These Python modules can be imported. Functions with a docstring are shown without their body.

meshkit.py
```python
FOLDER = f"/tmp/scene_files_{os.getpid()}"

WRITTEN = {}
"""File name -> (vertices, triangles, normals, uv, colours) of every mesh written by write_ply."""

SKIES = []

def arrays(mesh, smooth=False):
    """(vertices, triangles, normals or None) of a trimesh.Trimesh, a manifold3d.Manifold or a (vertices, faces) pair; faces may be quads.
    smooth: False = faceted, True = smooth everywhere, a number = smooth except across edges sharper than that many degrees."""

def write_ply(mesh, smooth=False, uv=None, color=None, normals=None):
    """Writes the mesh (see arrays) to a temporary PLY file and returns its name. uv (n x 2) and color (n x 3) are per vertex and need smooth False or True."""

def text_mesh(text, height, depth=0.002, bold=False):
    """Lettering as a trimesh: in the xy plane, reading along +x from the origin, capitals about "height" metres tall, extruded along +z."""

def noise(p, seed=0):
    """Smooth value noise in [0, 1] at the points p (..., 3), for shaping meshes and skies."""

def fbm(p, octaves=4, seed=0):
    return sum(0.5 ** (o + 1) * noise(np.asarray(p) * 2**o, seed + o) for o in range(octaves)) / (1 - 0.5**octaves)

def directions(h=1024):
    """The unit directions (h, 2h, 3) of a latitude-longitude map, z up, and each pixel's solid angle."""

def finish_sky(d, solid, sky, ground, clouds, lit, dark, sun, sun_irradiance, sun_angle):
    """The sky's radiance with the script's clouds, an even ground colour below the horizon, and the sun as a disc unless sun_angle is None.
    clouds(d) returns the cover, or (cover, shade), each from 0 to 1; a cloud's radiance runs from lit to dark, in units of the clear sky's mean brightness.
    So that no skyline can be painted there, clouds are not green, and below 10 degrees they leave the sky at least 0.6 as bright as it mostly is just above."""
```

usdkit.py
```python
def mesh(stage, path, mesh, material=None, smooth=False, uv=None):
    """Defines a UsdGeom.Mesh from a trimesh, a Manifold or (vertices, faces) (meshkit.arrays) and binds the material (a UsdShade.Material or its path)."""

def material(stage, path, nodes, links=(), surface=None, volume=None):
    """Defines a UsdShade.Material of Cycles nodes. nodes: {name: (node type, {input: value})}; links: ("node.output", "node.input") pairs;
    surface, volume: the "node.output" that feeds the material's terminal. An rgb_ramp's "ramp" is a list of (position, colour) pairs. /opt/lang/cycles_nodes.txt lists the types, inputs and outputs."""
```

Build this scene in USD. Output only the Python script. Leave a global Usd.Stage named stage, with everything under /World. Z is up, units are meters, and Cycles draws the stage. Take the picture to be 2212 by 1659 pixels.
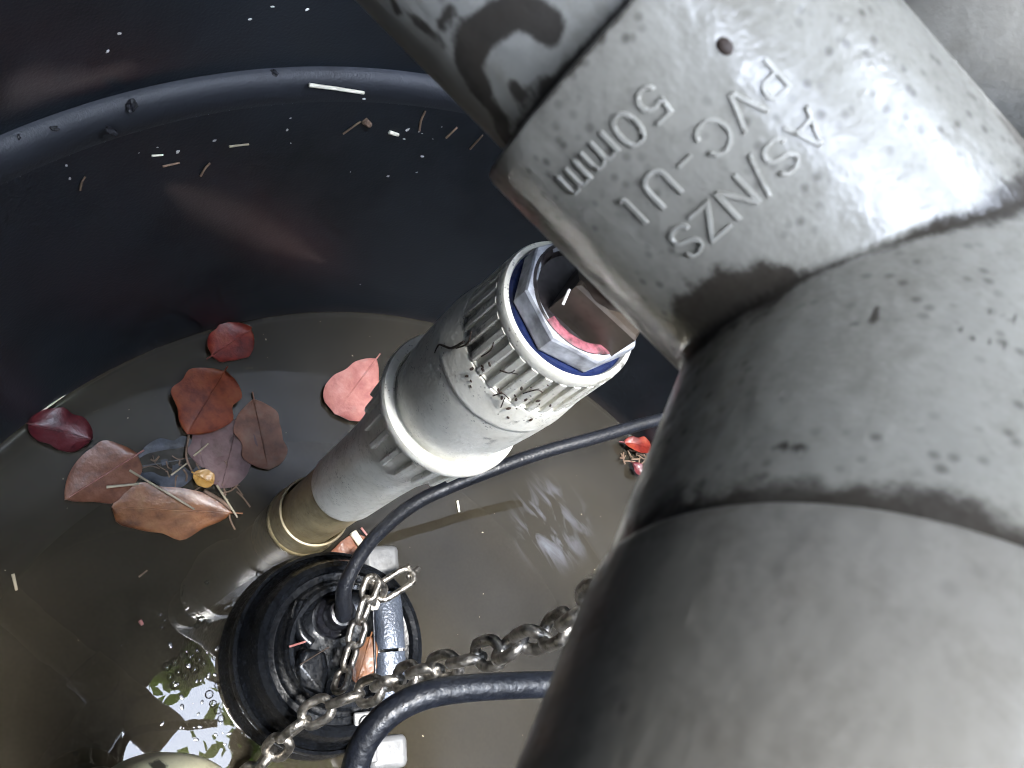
import math, random
import numpy as np, trimesh, manifold3d as m3, usdkit, meshkit
from pxr import Usd, UsdGeom, UsdLux, UsdShade, Sdf, Gf, Vt

stage = Usd.Stage.CreateInMemory()
UsdGeom.SetStageUpAxis(stage, UsdGeom.Tokens.z); UsdGeom.SetStageMetersPerUnit(stage, 1.0)
world = UsdGeom.Xform.Define(stage, '/World'); stage.SetDefaultPrim(world.GetPrim())
stage.DefinePrim('/World/Looks', 'Scope')
rng = np.random.default_rng(7); random.seed(7)
S_ = np.array

# ------------------------------------------------------------------ camera
FP, CX, CY = 1750.0, 1106.0, 829.5            # focal length and centre in units of a 2212 wide picture
CAM = S_([0, 0, .86]); tilt = math.radians(37.05)
d_ = S_([0, math.sin(tilt), -math.cos(tilt)]); u0 = S_([0, math.cos(tilt), math.sin(tilt)]); r0 = S_([1., 0, 0])
_n = math.hypot(.808, .589); a_, b_ = .808 / _n, .589 / _n
RIGHT, UP = a_ * u0 + b_ * r0, b_ * u0 - a_ * r0
cam = UsdGeom.Camera.Define(stage, '/World/camera')
cam.CreateFocalLengthAttr(24.0); cam.CreateHorizontalApertureAttr(24.0 * 2212 / FP); cam.CreateVerticalApertureAttr(24.0 * 1659 / FP)
cam.CreateClippingRangeAttr(Gf.Vec2f(.01, 1000)); cam.CreateFStopAttr(32.0); cam.CreateFocusDistanceAttr(.70)
cam.CreateExposureAttr(3.6)
M4 = np.eye(4); M4[0, :3] = RIGHT; M4[1, :3] = UP; M4[2, :3] = -d_; M4[3, :3] = CAM
cam.AddTransformOp().Set(Gf.Matrix4d(M4.tolist()))

# ------------------------------------------------------------------ sky and sun (bright overcast through the hole in the added cover)
SUN = S_([.09, -.06, 1.0]); SUN /= np.linalg.norm(SUN)
sun = UsdLux.DistantLight.Define(stage, '/World/sun')
sun.CreateIntensityAttr(.35); sun.CreateAngleAttr(10.0); sun.CreateColorAttr(Gf.Vec3f(1, .97, .92)); sun.GetPrim().CreateAttribute('inputs:normalize', Sdf.ValueTypeNames.Bool).Set(True)
zax = SUN; xax = np.cross([0, 1, 0], zax); xax /= np.linalg.norm(xax); yax = np.cross(zax, xax)
Ms = np.eye(4); Ms[0, :3], Ms[1, :3], Ms[2, :3] = xax, yax, zax
sun.AddTransformOp().Set(Gf.Matrix4d(Ms.tolist()))
sky = UsdLux.DomeLight.Define(stage, '/World/sky')
SKYSTR = .15
skym = usdkit.material(stage, '/World/Looks/sky_light', {
    's': ('sky_texture', {'sky_type': 'single_scattering', 'sun_disc': False, 'sun_elevation': math.asin(SUN[2]), 'sun_rotation': math.atan2(SUN[0], SUN[1])}),
    'tc': ('texture_coordinate', {}), 'n': ('noise_texture', {'scale': 2.0, 'detail': 5.0}),
    'r': ('rgb_ramp', {'ramp': [(.2, (.7, .7, .7)), (.5, (1, 1, 1))]}),
    'mx': ('mix_color', {'b': (10.7, 11.9, 14.4)}), 'b': ('background_shader', {'strength': SKYSTR})},
    [('tc.generated', 'n.vector'), ('n.fac', 'r.fac'), ('s.color', 'mx.a'), ('r.color', 'mx.fac'), ('mx.result', 'b.color')], surface='b.background')
UsdShade.MaterialBindingAPI.Apply(sky.GetPrim()).Bind(skym)
sky.GetPrim().SetCustomDataByKey('kind', 'structure')

# ------------------------------------------------------------------ points in space
def ray(p): return (p[0] - CX) / FP * RIGHT - (p[1] - CY) / FP * UP + d_
def at(x, y, z):                               # the point of the place at height z that is seen at picture point x, y
    v = ray((x, y)); return CAM + (z - CAM[2]) / v[2] * v
PITC = S_([.266, .257]); RW0, RW1, ZR = .52, .578, .36
def wall_r(z): return RW0 + (RW1 - RW0) * z / ZR
def on_wall(x, y):
    v = ray((x, y)); lo, hi = 0.05, 4.0
    g = lambda t: np.linalg.norm((CAM + t * v)[:2] - PITC) - wall_r((CAM + t * v)[2])
    for _ in range(50):
        m = (lo + hi) / 2
        if g(m) > 0: hi = m
        else: lo = m
    P = CAM + lo * v; n = np.r_[PITC - P[:2], 0]; n /= np.linalg.norm(n)
    return P, n

# ------------------------------------------------------------------ mesh helpers
cat = trimesh.util.concatenate
def TM(v, f): return trimesh.Trimesh(np.asarray(v, float), np.asarray(f), process=False)
def lathe(prof, n=72, c=(0, 0), close=False, a0=0.0, a1=2 * math.pi):
    prof = np.asarray(prof, float); k = len(prof); full = abs(a1 - a0 - 2 * math.pi) < 1e-6
    ang = np.linspace(a0, a1, n, endpoint=not full)
    V = np.array([[c[0] + r * math.cos(a), c[1] + r * math.sin(a), z] for a in ang for r, z in prof])
    F = []; m = n if full else n - 1
    for i in range(m):
        j = (i + 1) % n
        for q in range(k if close else k - 1):
            q2 = (q + 1) % k
            F += [[i * k + q, j * k + q, j * k + q2], [i * k + q, j * k + q2, i * k + q2]]
    t = TM(V, F); t.merge_vertices(); t.update_faces(t.nondegenerate_faces()); t.fix_normals()
    return t
def frame(e):
    e = np.asarray(e, float); e /= np.linalg.norm(e)
    h = S_([0, 0, 1.]) if abs(e[2]) < .9 else S_([0, 1., 0]); x = np.cross(h, e); x /= np.linalg.norm(x)
    return np.stack([x, np.cross(e, x), e], 1)
def along(mesh, P, e):                         # a lathe about z laid along the axis e from P
    m = mesh.copy(); m.vertices = m.vertices @ frame(e).T + P; return m
def spline(pts, n=8, closed=False):
    P = np.asarray(pts, float); out = []; k = len(P)
    for i in range(k if closed else k - 1):
        if closed: p0, p1, p2, p3 = P[i - 1], P[i], P[(i + 1) % k], P[(i + 2) % k]
        else: p0, p1, p2, p3 = P[max(i - 1, 0)], P[i], P[i + 1], P[min(i + 2, k - 1)]
        for t in np.linspace(0, 1, n, endpoint=False):
            out.append(.5 * (2 * p1 + (p2 - p0) * t + (2 * p0 - 5 * p1 + 4 * p2 - p3) * t ** 2 + (3 * p1 - p0 - 3 * p2 + p3) * t ** 3))
    if not closed: out.append(P[-1])
    return np.array(out)
def tube(path, r, n=12, closed=False, cap=True):
    P = np.asarray(path, float); k = len(P); r = np.broadcast_to(np.asarray(r, float), (k,))
    T = (np.roll(P, -1, 0) - np.roll(P, 1, 0)) if closed else np.gradient(P, axis=0)
    T /= np.maximum(np.linalg.norm(T, axis=1, keepdims=True), 1e-12)
    x = np.cross(T[0], [0, 0, 1.]);  x = x if np.linalg.norm(x) > .1 else np.cross(T[0], [0, 1., 0]); x /= np.linalg.norm(x)
    V = []
    for i in range(k):
        x = x - T[i] * (x @ T[i]); x /= np.linalg.norm(x); y = np.cross(T[i], x)
        for a in np.arange(n) * 2 * math.pi / n: V.append(P[i] + r[i] * (math.cos(a) * x + math.sin(a) * y))
    F = []
    for i in range(k if closed else k - 1):
        i2 = (i + 1) % k
        for a in range(n):
            b = (a + 1) % n; F += [[i * n + a, i * n + b, i2 * n + b], [i * n + a, i2 * n + b, i2 * n + a]]
    if cap and not closed:
        V += [P[0], P[-1]]; c0, c1 = len(V) - 2, len(V) - 1
        for a in range(n):
            b = (a + 1) % n; F += [[c0, b, a], [c1, (k - 1) * n + a, (k - 1) * n + b]]
    t = TM(V, F); t.fix_normals(); return t
def rbox(sx, sy, sz, r=.003):                  # rounded box about the origin
    s = m3.Manifold.sphere(r, 12); pts = [s.translate([x, y, z]) for x in (-sx / 2 + r, sx / 2 - r) for y in (-sy / 2 + r, sy / 2 - r) for z in (-sz / 2 + r, sz / 2 - r)]
    m = m3.Manifold.batch_hull(pts).to_mesh(); return TM(m.vert_properties[:, :3], m.tri_verts)
def place(mesh, P, X=(1, 0, 0), Z=(0, 0, 1)):
    m = mesh.copy(); Z = np.asarray(Z, float); Z = Z / np.linalg.norm(Z); X = np.asarray(X, float); X = X - Z * (X @ Z); X /= np.linalg.norm(X)
    m.vertices = m.vertices @ np.stack([X, np.cross(Z, X), Z]) + P; return m
def to_tm(man): q = man.to_mesh(); return TM(q.vert_properties[:, :3], q.tri_verts)
def seg_dist(V, path):
    V = np.asarray(V); best = np.full(len(V), 9.)
    for A, B in zip(path[:-1], path[1:]):
        ab = B - A; t = np.clip(((V - A) @ ab) / max(ab @ ab, 1e-12), 0, 1); best = np.minimum(best, np.linalg.norm(V - A - t[:, None] * ab, axis=1))
    return best

# ------------------------------------------------------------------ scene helpers
count, base_of = {}, {}
def fresh(parent, name):
    k = (parent, name); count[k] = count.get(k, -1) + 1
    return f'{parent}/{name}' + (f'_{count[k]:03d}' if count[k] else '')
def tag(p, label=None, category=None, group=None, kind=None):
    for k, v in (('label', label), ('category', category), ('group', group), ('kind', kind)):
        if v: p.SetCustomDataByKey(k, v)
    return p
def obj(name, mesh, mat, parent=None, smooth=35, label=None, kind=None, stain=None):
    pp = str(parent.GetPath()) if parent is not None else '/World'; path = fresh(pp, name)
    base = base_of.get(pp, np.zeros(3)); m = mesh.copy(); m.vertices = m.vertices - base
    me = usdkit.mesh(stage, path, m, M[mat], smooth=smooth); base_of[path] = base
    if stain is not None:
        pts = np.array(me.GetPointsAttr().Get()) + base
        UsdGeom.PrimvarsAPI(me).CreatePrimvar('stain', Sdf.ValueTypeNames.FloatArray, 'vertex').Set(Vt.FloatArray.FromNumpy(stain(pts).astype(np.float32)))
    p = me.GetPrim(); me.CreateDoubleSidedAttr(True)
    if label: p.SetCustomDataByKey('label', label)
    if kind: p.SetCustomDataByKey('kind', kind)
    return p
def thing(name, base, label, category, group=None):
    path = fresh('/World', name); x = UsdGeom.Xform.Define(stage, path); x.AddTranslateOp().Set(Gf.Vec3d(*map(float, base))); base_of[path] = np.asarray(base, float)
    return tag(x.GetPrim(), label, category, group)

# ------------------------------------------------------------------ materials
M = {}
def mat(name, nodes, links, **k): M[name] = usdkit.material(stage, '/World/Looks/' + name, nodes, links, **k); return M[name]
def plain(name, col, rough=.5, metal=0., bump=0., bscale=200., var=.25, ior=1.5, coat=0., vscale=40.):
    lo = tuple(c * (1 - var) for c in col); hi = tuple(min(1, c * (1 + var)) for c in col)
    mat(name, {'g': ('geometry', {}), 'n': ('noise_texture', {'scale': vscale, 'detail': 5.}), 'r': ('rgb_ramp', {'ramp': [(.3, lo), (.7, hi)]}),
               'n2': ('noise_texture', {'scale': bscale, 'detail': 3.}), 'b': ('bump', {'strength': min(1., bump), 'distance': .001}),
               'rr': ('map_range', {'from_min': .3, 'from_max': .7, 'to_min': max(.03, rough * .7), 'to_max': min(1, rough * 1.3)}),
               'p': ('principled_bsdf', {'metallic': metal, 'ior': ior, 'coat_weight': coat, 'coat_roughness': .1})},
        [('g.position', 'n.vector'), ('g.position', 'n2.vector'), ('n.fac', 'r.fac'), ('n2.fac', 'rr.value'), ('rr.result', 'p.roughness'), ('n2.fac', 'b.height'), ('b.normal', 'p.normal'), ('r.color', 'p.base_color')], surface='p.BSDF')
def pvc(name, col, dirt=(.022, .017, .012), rough=.38, speck=.35, grime=.5, gscale=9., bump=.25, stained=False, stain_lo=.35, stain_hi=.65, spscale=260., mottle=.5, lump=.0, lscale=70., nthr=.52):
    """aged PVC: mottled grime, small dark specks and, where the vertices carry it, stains of their own shape"""
    N = {'g': ('geometry', {}), 'n': ('noise_texture', {'scale': gscale, 'detail': 7., 'roughness': .62}),
         'r': ('rgb_ramp', {'ramp': [(.28, tuple(c * (1 - grime) * k for c, k in zip(col, (1.02, .98, .9)))), (.55, col), (.8, tuple(c * 1.08 for c in col))]}),
         'n3': ('noise_texture', {'scale': gscale * 9, 'detail': 6., 'roughness': .7}), 'r3': ('rgb_ramp', {'ramp': [(.30, (.62, .6, .56)), (.5, (1, 1, 1))]}),
         'm0': ('mix_color', {'blend_type': 'multiply', 'fac': mottle}),
         'v': ('voronoi_texture', {'scale': spscale}), 'nv': ('noise_texture', {'scale': 60., 'detail': 2.}),
         'vr': ('map_range', {'from_min': .12, 'from_max': .34, 'to_min': 1., 'to_max': 0., 'clamp': True}),
         'nl': ('noise_texture', {'scale': lscale, 'detail': 4., 'roughness': .6}), 'bl': ('bump', {'strength': lump, 'distance': .0035}), 'nvr': ('map_range', {'from_min': nthr, 'from_max': nthr + .14, 'to_min': 0., 'to_max': speck, 'clamp': True}), 'vm': ('math', {'math_type': 'multiply'}),
         'm1': ('mix_color', {'b': dirt}), 'nb': ('noise_texture', {'scale': 260., 'detail': 4.}), 'b': ('bump', {'strength': bump, 'distance': .0012}),
         'rr': ('map_range', {'from_min': .3, 'from_max': .7, 'to_min': rough * .7, 'to_max': rough * 1.4}),
         'p': ('principled_bsdf', {'ior': 1.5})}
    L = [('g.position', 'n.vector'), ('g.position', 'n3.vector'), ('g.position', 'v.vector'), ('g.position', 'nv.vector'), ('g.position', 'nb.vector'), ('n.fac', 'r.fac'), ('n3.fac', 'r3.fac'),
         ('r.color', 'm0.a'), ('r3.color', 'm0.b'), ('v.distance', 'vr.value'), ('nv.fac', 'nvr.value'), ('vr.result', 'vm.value1'), ('nvr.result', 'vm.value2'), ('vm.value', 'm1.fac'), ('m0.result', 'm1.a'),
         ('g.position', 'nl.vector'), ('nl.fac', 'bl.height'), ('bl.normal', 'b.normal'), ('nb.fac', 'b.height'), ('b.normal', 'p.normal'), ('n3.fac', 'rr.value'), ('rr.result', 'p.roughness')]
    if stained:
        N.update({'at': ('attribute', {'attribute': 'stain'}), 'ns': ('noise_texture', {'scale': 120., 'detail': 6., 'roughness': .7}), 'ma': ('math', {'math_type': 'multiply_add', 'value2': .9, 'value3': -.45}),
                  'ad': ('math', {'math_type': 'add'}), 'mr': ('map_range', {'range_type': 'smoothstep', 'from_min': stain_lo, 'from_max': stain_hi, 'to_min': 0., 'to_max': .94, 'clamp': True}), 'm2': ('mix_color', {'b': dirt})})
        L += [('g.position', 'ns.vector'), ('ns.fac', 'ma.value1'), ('at.fac', 'ad.value1'), ('ma.value', 'ad.value2'), ('ad.value', 'mr.value'), ('mr.result', 'm2.fac'), ('m1.result', 'm2.a'), ('m2.result', 'p.base_color')]
    else: L.append(('m1.result', 'p.base_color'))
    mat(name, N, L, surface='p.BSDF')

pvc('grey_pvc', (.245, .232, .197), stained=True, rough=.28, speck=.55, grime=.28, gscale=12., mottle=.4, bump=.12, lump=.22, spscale=330., nthr=.40)
pvc('letter_pvc', (.36, .345, .30), rough=.4, speck=.2, grime=.3)
pvc('dim_pvc', (.20, .186, .158), stained=True, lump=.28, lscale=38., mottle=.35, bump=.12, rough=.32, speck=.4, grime=.28, gscale=14., stain_lo=.5, stain_hi=.9)
pvc('tan_pvc', (.21, .205, .185), rough=.5, grime=.4)
pvc('white_pvc', (.76, .745, .67), rough=.33, speck=.8, grime=.22, gscale=14., mottle=.22, spscale=420., stained=True, dirt=(.05, .045, .04))
pvc('yellowed_pvc', (.42, .345, .20), rough=.4, speck=.5, grime=.55, gscale=20., stained=True, dirt=(.05, .04, .022))
pvc('cream_pvc', (.62, .56, .36), rough=.4, grime=.25, speck=.5, stained=True)
plain('chrome_white', (.36, .37, .40), .42, bump=.5, var=.5, vscale=120.); plain('blue_rubber', (.004, .011, .055), .35); plain('pink_primer', (.19, .055, .07), .5, bump=1., bscale=160., var=.95, vscale=220.)
plain('dark_bore', (.02, .016, .016), .35); plain('brass', (.060, .046, .034), .42, metal=.2, bump=.4, bscale=90., var=.5); plain('solder', (.7, .7, .66), .3)
plain('black_iron', (.0035, .004, .005), .24, bump=.25, bscale=260., ior=1.45); plain('rubber_cable', (.006, .007, .010), .42, bump=.6, bscale=350.)
plain('wet_rubber', (.008, .008, .010), .22, bump=.4, bscale=200., coat=.6)
plain('steel_strap', (.055, .065, .085), .28, metal=.3, bump=1., bscale=420., coat=.4); plain('grey_box', (.10, .102, .105), .4, bump=.3)
plain('chain_steel', (.30, .28, .25), .42, metal=1., bump=.8, bscale=260., var=.55, vscale=110.)
mat('ledge_sheen_plastic', {'g': ('geometry', {}), 'n': ('noise_texture', {'scale': 8., 'detail': 7., 'roughness': .7}), 'r': ('rgb_ramp', {'ramp': [(.3, (.016, .018, .024)), (.7, (.042, .047, .060))]}), 'at': ('attribute', {'attribute': 'stain'}), 'm': ('mix_color', {'a': (.006, .007, .009)}),  # paler tone mixed in by the ramp: the ledge's sky highlight painted as colour
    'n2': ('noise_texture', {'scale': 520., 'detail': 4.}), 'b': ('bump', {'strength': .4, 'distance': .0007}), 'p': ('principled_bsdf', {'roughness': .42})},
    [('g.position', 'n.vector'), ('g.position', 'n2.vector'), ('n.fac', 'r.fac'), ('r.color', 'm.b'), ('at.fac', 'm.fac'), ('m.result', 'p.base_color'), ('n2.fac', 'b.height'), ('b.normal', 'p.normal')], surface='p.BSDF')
pvc('lit_side_pvc', (.32, .315, .285), stained=True, rough=.5, speck=.4, grime=.4, gscale=22., stain_lo=.5, stain_hi=.8)  # paler than the tee grey: light on the side pipe put into its colour
plain('straw', (.36, .31, .22), .6, var=.4); plain('pale_straw', (.85, .80, .66), .5, var=.15); plain('bark', (.17, .11, .075), .7, bump=1., bscale=300., var=.6)
plain('mud', (.03, .018, .012), .6); plain('grit', (.55, .53, .5), .35); plain('concrete', (.30, .29, .27), .85, bump=1., bscale=60.); plain('basin_floor', (.02, .018, .015), .8)
plain('lawn', (.06, .10, .03), .9); plain('tree_bark', (.10, .08, .06), .9, bump=1., bscale=30.)
mat('foliage', {'oi': ('geometry', {}), 'r': ('rgb_ramp', {'ramp': [(0, (.10, .15, .02)), (1, (.22, .27, .05))]}), 'd': ('diffuse_bsdf', {}), 't': ('translucent_bsdf', {}), 'mx': ('mix_closure', {'fac': .5})},
    [('oi.random_per_island', 'r.fac'), ('r.color', 'd.color'), ('r.color', 't.color'), ('d.BSDF', 'mx.closure1'), ('t.BSDF', 'mx.closure2')], surface='mx.closure')
def leafmat(name, a, b, c, rough=.35, scale=55.):
    mat(name, {'g': ('geometry', {}), 'n': ('noise_texture', {'scale': scale, 'detail': 6., 'roughness': .65}), 'r': ('rgb_ramp', {'ramp': [(.32, a), (.5, b), (.68, c)]}),
               'at': ('attribute', {'attribute': 'stain'}), 'm': ('mix_color', {'b': tuple(x * .45 for x in a)}), 'mm': ('math', {'math_type': 'multiply', 'value2': .75}),
               'n2': ('noise_texture', {'scale': 240., 'detail': 4.}), 'b': ('bump', {'strength': .5, 'distance': .001}), 'p': ('principled_bsdf', {'roughness': rough, 'coat_weight': .15, 'coat_roughness': .2}),
               't': ('translucent_bsdf', {}), 'mx': ('mix_closure', {'fac': .15})},
        [('g.position', 'n.vector'), ('g.position', 'n2.vector'), ('n.fac', 'r.fac'), ('r.color', 'm.a'), ('at.fac', 'mm.value1'), ('mm.value', 'm.fac'), ('m.result', 'p.base_color'), ('m.result', 't.color'), ('n2.fac', 'b.height'), ('b.normal', 'p.normal'),
         ('p.BSDF', 'mx.closure1'), ('t.BSDF', 'mx.closure2')], surface='mx.closure')
leafmat('leaf_red', (0.0965, 0.0089, 0.0074), (0.2228, 0.0261, 0.0163), (0.3119, 0.0668, 0.0335)); leafmat('leaf_orange_red', (0.1188, 0.0149, 0.0059), (0.2450, 0.0520, 0.0186), (0.2970, 0.0891, 0.0297))
leafmat('leaf_mauve', (0.0743, 0.0409, 0.0409), (0.1485, 0.0855, 0.0855), (0.1930, 0.1262, 0.1262)); leafmat('leaf_tan', (0.1337, 0.0520, 0.0335), (0.2525, 0.1114, 0.0668), (0.2970, 0.1633, 0.1188))
leafmat('leaf_brown', (.10, .035, .022), (.20, .078, .042), (.27, .13, .085)); leafmat('leaf_gold', (.075, .026, .012), (.24, .095, .035), (.34, .165, .07), scale=34.)
leafmat('leaf_slate', (0.0223, 0.0261, 0.0335), (0.0520, 0.0594, 0.0743), (0.0817, 0.0891, 0.1114)); leafmat('leaf_yellow', (0.3341, 0.1485, 0.0297), (0.4604, 0.2450, 0.0520), (0.4901, 0.2970, 0.0891)); leafmat('leaf_pink', (0.2970, 0.1040, 0.0965), (0.4084, 0.1708, 0.1485), (0.4604, 0.2450, 0.2228))
leafmat('leaf_wine', (0.0594, 0.0089, 0.0134), (0.1188, 0.0186, 0.0223), (0.1485, 0.0520, 0.0594))
# black moulded plastic of the basin; "stain" carries painted reflection streaks and the silt tide line
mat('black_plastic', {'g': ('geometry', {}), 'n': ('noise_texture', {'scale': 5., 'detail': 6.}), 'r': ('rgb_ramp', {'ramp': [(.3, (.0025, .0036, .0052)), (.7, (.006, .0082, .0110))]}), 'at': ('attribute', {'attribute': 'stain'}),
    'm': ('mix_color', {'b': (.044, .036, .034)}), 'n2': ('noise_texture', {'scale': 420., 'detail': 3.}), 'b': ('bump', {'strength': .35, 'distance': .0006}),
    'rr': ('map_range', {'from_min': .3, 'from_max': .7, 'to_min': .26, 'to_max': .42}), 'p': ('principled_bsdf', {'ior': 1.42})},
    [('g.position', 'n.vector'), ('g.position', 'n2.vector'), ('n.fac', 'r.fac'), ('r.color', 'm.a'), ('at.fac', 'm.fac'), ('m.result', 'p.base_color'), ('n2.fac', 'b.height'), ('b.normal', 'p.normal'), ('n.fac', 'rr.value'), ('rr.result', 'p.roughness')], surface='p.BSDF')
# murky water: a turbid body that lets a little of what lies just under it show, under a mirror surface with faint ripples
mat('murky_water', {'g': ('geometry', {}), 'n': ('noise_texture', {'scale': 7., 'detail': 3.}), 'r': ('rgb_ramp', {'ramp': [(.3, (.0175, .0152, .0108)), (.7, (.0255, .0219, .0154))]}),
    'd': ('diffuse_bsdf', {}), 't': ('transparent_bsdf', {'color': (.75, .68, .55)}), 'mx': ('mix_closure', {'fac': .28}),
    'nw': ('noise_texture', {'scale': 16., 'detail': 2.5, 'roughness': .45}), 'b': ('bump', {'strength': .05, 'distance': .004}), 'gl': ('glossy_bsdf', {'color': (1, 1, 1), 'roughness': .0}), 'lw': ('fresnel', {'IOR': 1.45}), 'mg': ('mix_closure', {}),
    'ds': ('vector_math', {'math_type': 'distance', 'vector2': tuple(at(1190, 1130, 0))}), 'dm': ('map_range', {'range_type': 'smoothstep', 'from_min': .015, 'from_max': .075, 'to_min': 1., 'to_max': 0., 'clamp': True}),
    'fm': ('mapping', {'rotation': (0, 0, .9), 'scale': (18., 60., 1.)}), 'fn': ('noise_texture', {'scale': 1., 'detail': 4., 'distortion': .8}), 'fr': ('map_range', {'from_min': .50, 'from_max': .74, 'to_min': 0., 'to_max': .6, 'clamp': True}), 'fx': ('math', {'math_type': 'multiply'}), 'fc': ('mix_color', {'b': (.16, .17, .20)})},  # bluish streaks painted into the water colour in place of broken sky reflection
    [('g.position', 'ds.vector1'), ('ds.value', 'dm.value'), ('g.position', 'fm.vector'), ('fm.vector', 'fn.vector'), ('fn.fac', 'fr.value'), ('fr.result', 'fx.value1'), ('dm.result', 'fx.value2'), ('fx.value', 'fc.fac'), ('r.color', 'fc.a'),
     ('g.position', 'n.vector'), ('n.fac', 'r.fac'), ('fc.result', 'd.color'), ('d.BSDF', 'mx.closure1'), ('t.BSDF', 'mx.closure2'), ('g.position', 'nw.vector'), ('nw.fac', 'b.height'), ('b.normal', 'gl.normal'), ('lw.fac', 'mg.fac'),
     ('mx.closure', 'mg.closure1'), ('gl.BSDF', 'mg.closure2')], surface='mg.closure')
mat('bubble_film', {'t': ('transparent_bsdf', {}), 'gl': ('glossy_bsdf', {'roughness': .02}), 'lw': ('fresnel', {'IOR': 1.5}), 'mx': ('mix_closure', {})}, [('lw.fac', 'mx.fac'), ('t.BSDF', 'mx.closure1'), ('gl.BSDF', 'mx.closure2')], surface='mx.closure')

# ================================================================== the basin
ZL = 1.5                                        # underside of the added cover
basin = thing('sump_basin', (*PITC, 0), 'round black plastic sump basin with a rounded ledge holding murky water', 'sump basin')
def reflection_and_tide(V):  # wall reflections painted along two paths, plus silt tide line and brown streaks
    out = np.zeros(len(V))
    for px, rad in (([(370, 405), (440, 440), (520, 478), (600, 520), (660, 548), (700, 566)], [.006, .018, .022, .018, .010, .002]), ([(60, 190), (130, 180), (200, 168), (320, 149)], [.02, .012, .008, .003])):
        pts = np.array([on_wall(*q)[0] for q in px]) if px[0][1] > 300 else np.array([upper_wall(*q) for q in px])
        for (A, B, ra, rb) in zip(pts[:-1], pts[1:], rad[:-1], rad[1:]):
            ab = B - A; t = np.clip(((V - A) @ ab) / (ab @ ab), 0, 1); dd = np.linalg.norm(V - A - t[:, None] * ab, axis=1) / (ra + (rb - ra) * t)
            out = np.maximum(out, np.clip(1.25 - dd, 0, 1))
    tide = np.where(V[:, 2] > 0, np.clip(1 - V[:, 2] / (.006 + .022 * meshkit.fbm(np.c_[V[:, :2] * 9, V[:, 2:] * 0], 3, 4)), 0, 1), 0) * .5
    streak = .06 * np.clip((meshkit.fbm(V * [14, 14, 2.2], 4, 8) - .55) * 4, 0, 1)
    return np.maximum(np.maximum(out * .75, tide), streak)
RU = RW1 + .0115
def upper_wall(x, y):
    v = ray((x, y)); a = v[:2] @ v[:2]; o = CAM[:2] - PITC; b = o @ v[:2]; c = o @ o - RU ** 2
    return CAM + (-b + math.sqrt(b * b - a * c)) / a * v
prof = [(wall_r(z), z) for z in np.linspace(-.35, ZR - .034, 110)]
obj('wall', lathe(prof, 700, PITC), 'black_plastic', basin, smooth=True, stain=reflection_and_tide)
arc = [(wall_r(ZR - .034 + .0225 * math.sin(t)) + .0170 * (1 - math.cos(t)), ZR - .034 + .0225 * math.sin(t)) for t in np.linspace(0, 1.42, 24)]
RU = arc[-1][0]; ZU = arc[-1][1]
obj('ledge', lathe(arc, 400, PITC), 'ledge_sheen_plastic', basin, smooth=True, stain=lambda V: np.clip((np.linalg.norm(V[:, :2] - PITC, axis=1) - arc[0][0] - .001) / .013, 0, 1))  # painted sheen grows outward across the ledge
obj('upper_wall', lathe([(RU - .0002, ZU - .0002)] + [(RU, z) for z in np.linspace(ZU + .002, ZL, 100)], 500, PITC), 'black_plastic', basin, smooth=True, stain=reflection_and_tide)
obj('floor', lathe([(0.0, -.352), (RW0, -.35)], 64, PITC), 'basin_floor', basin)

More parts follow.
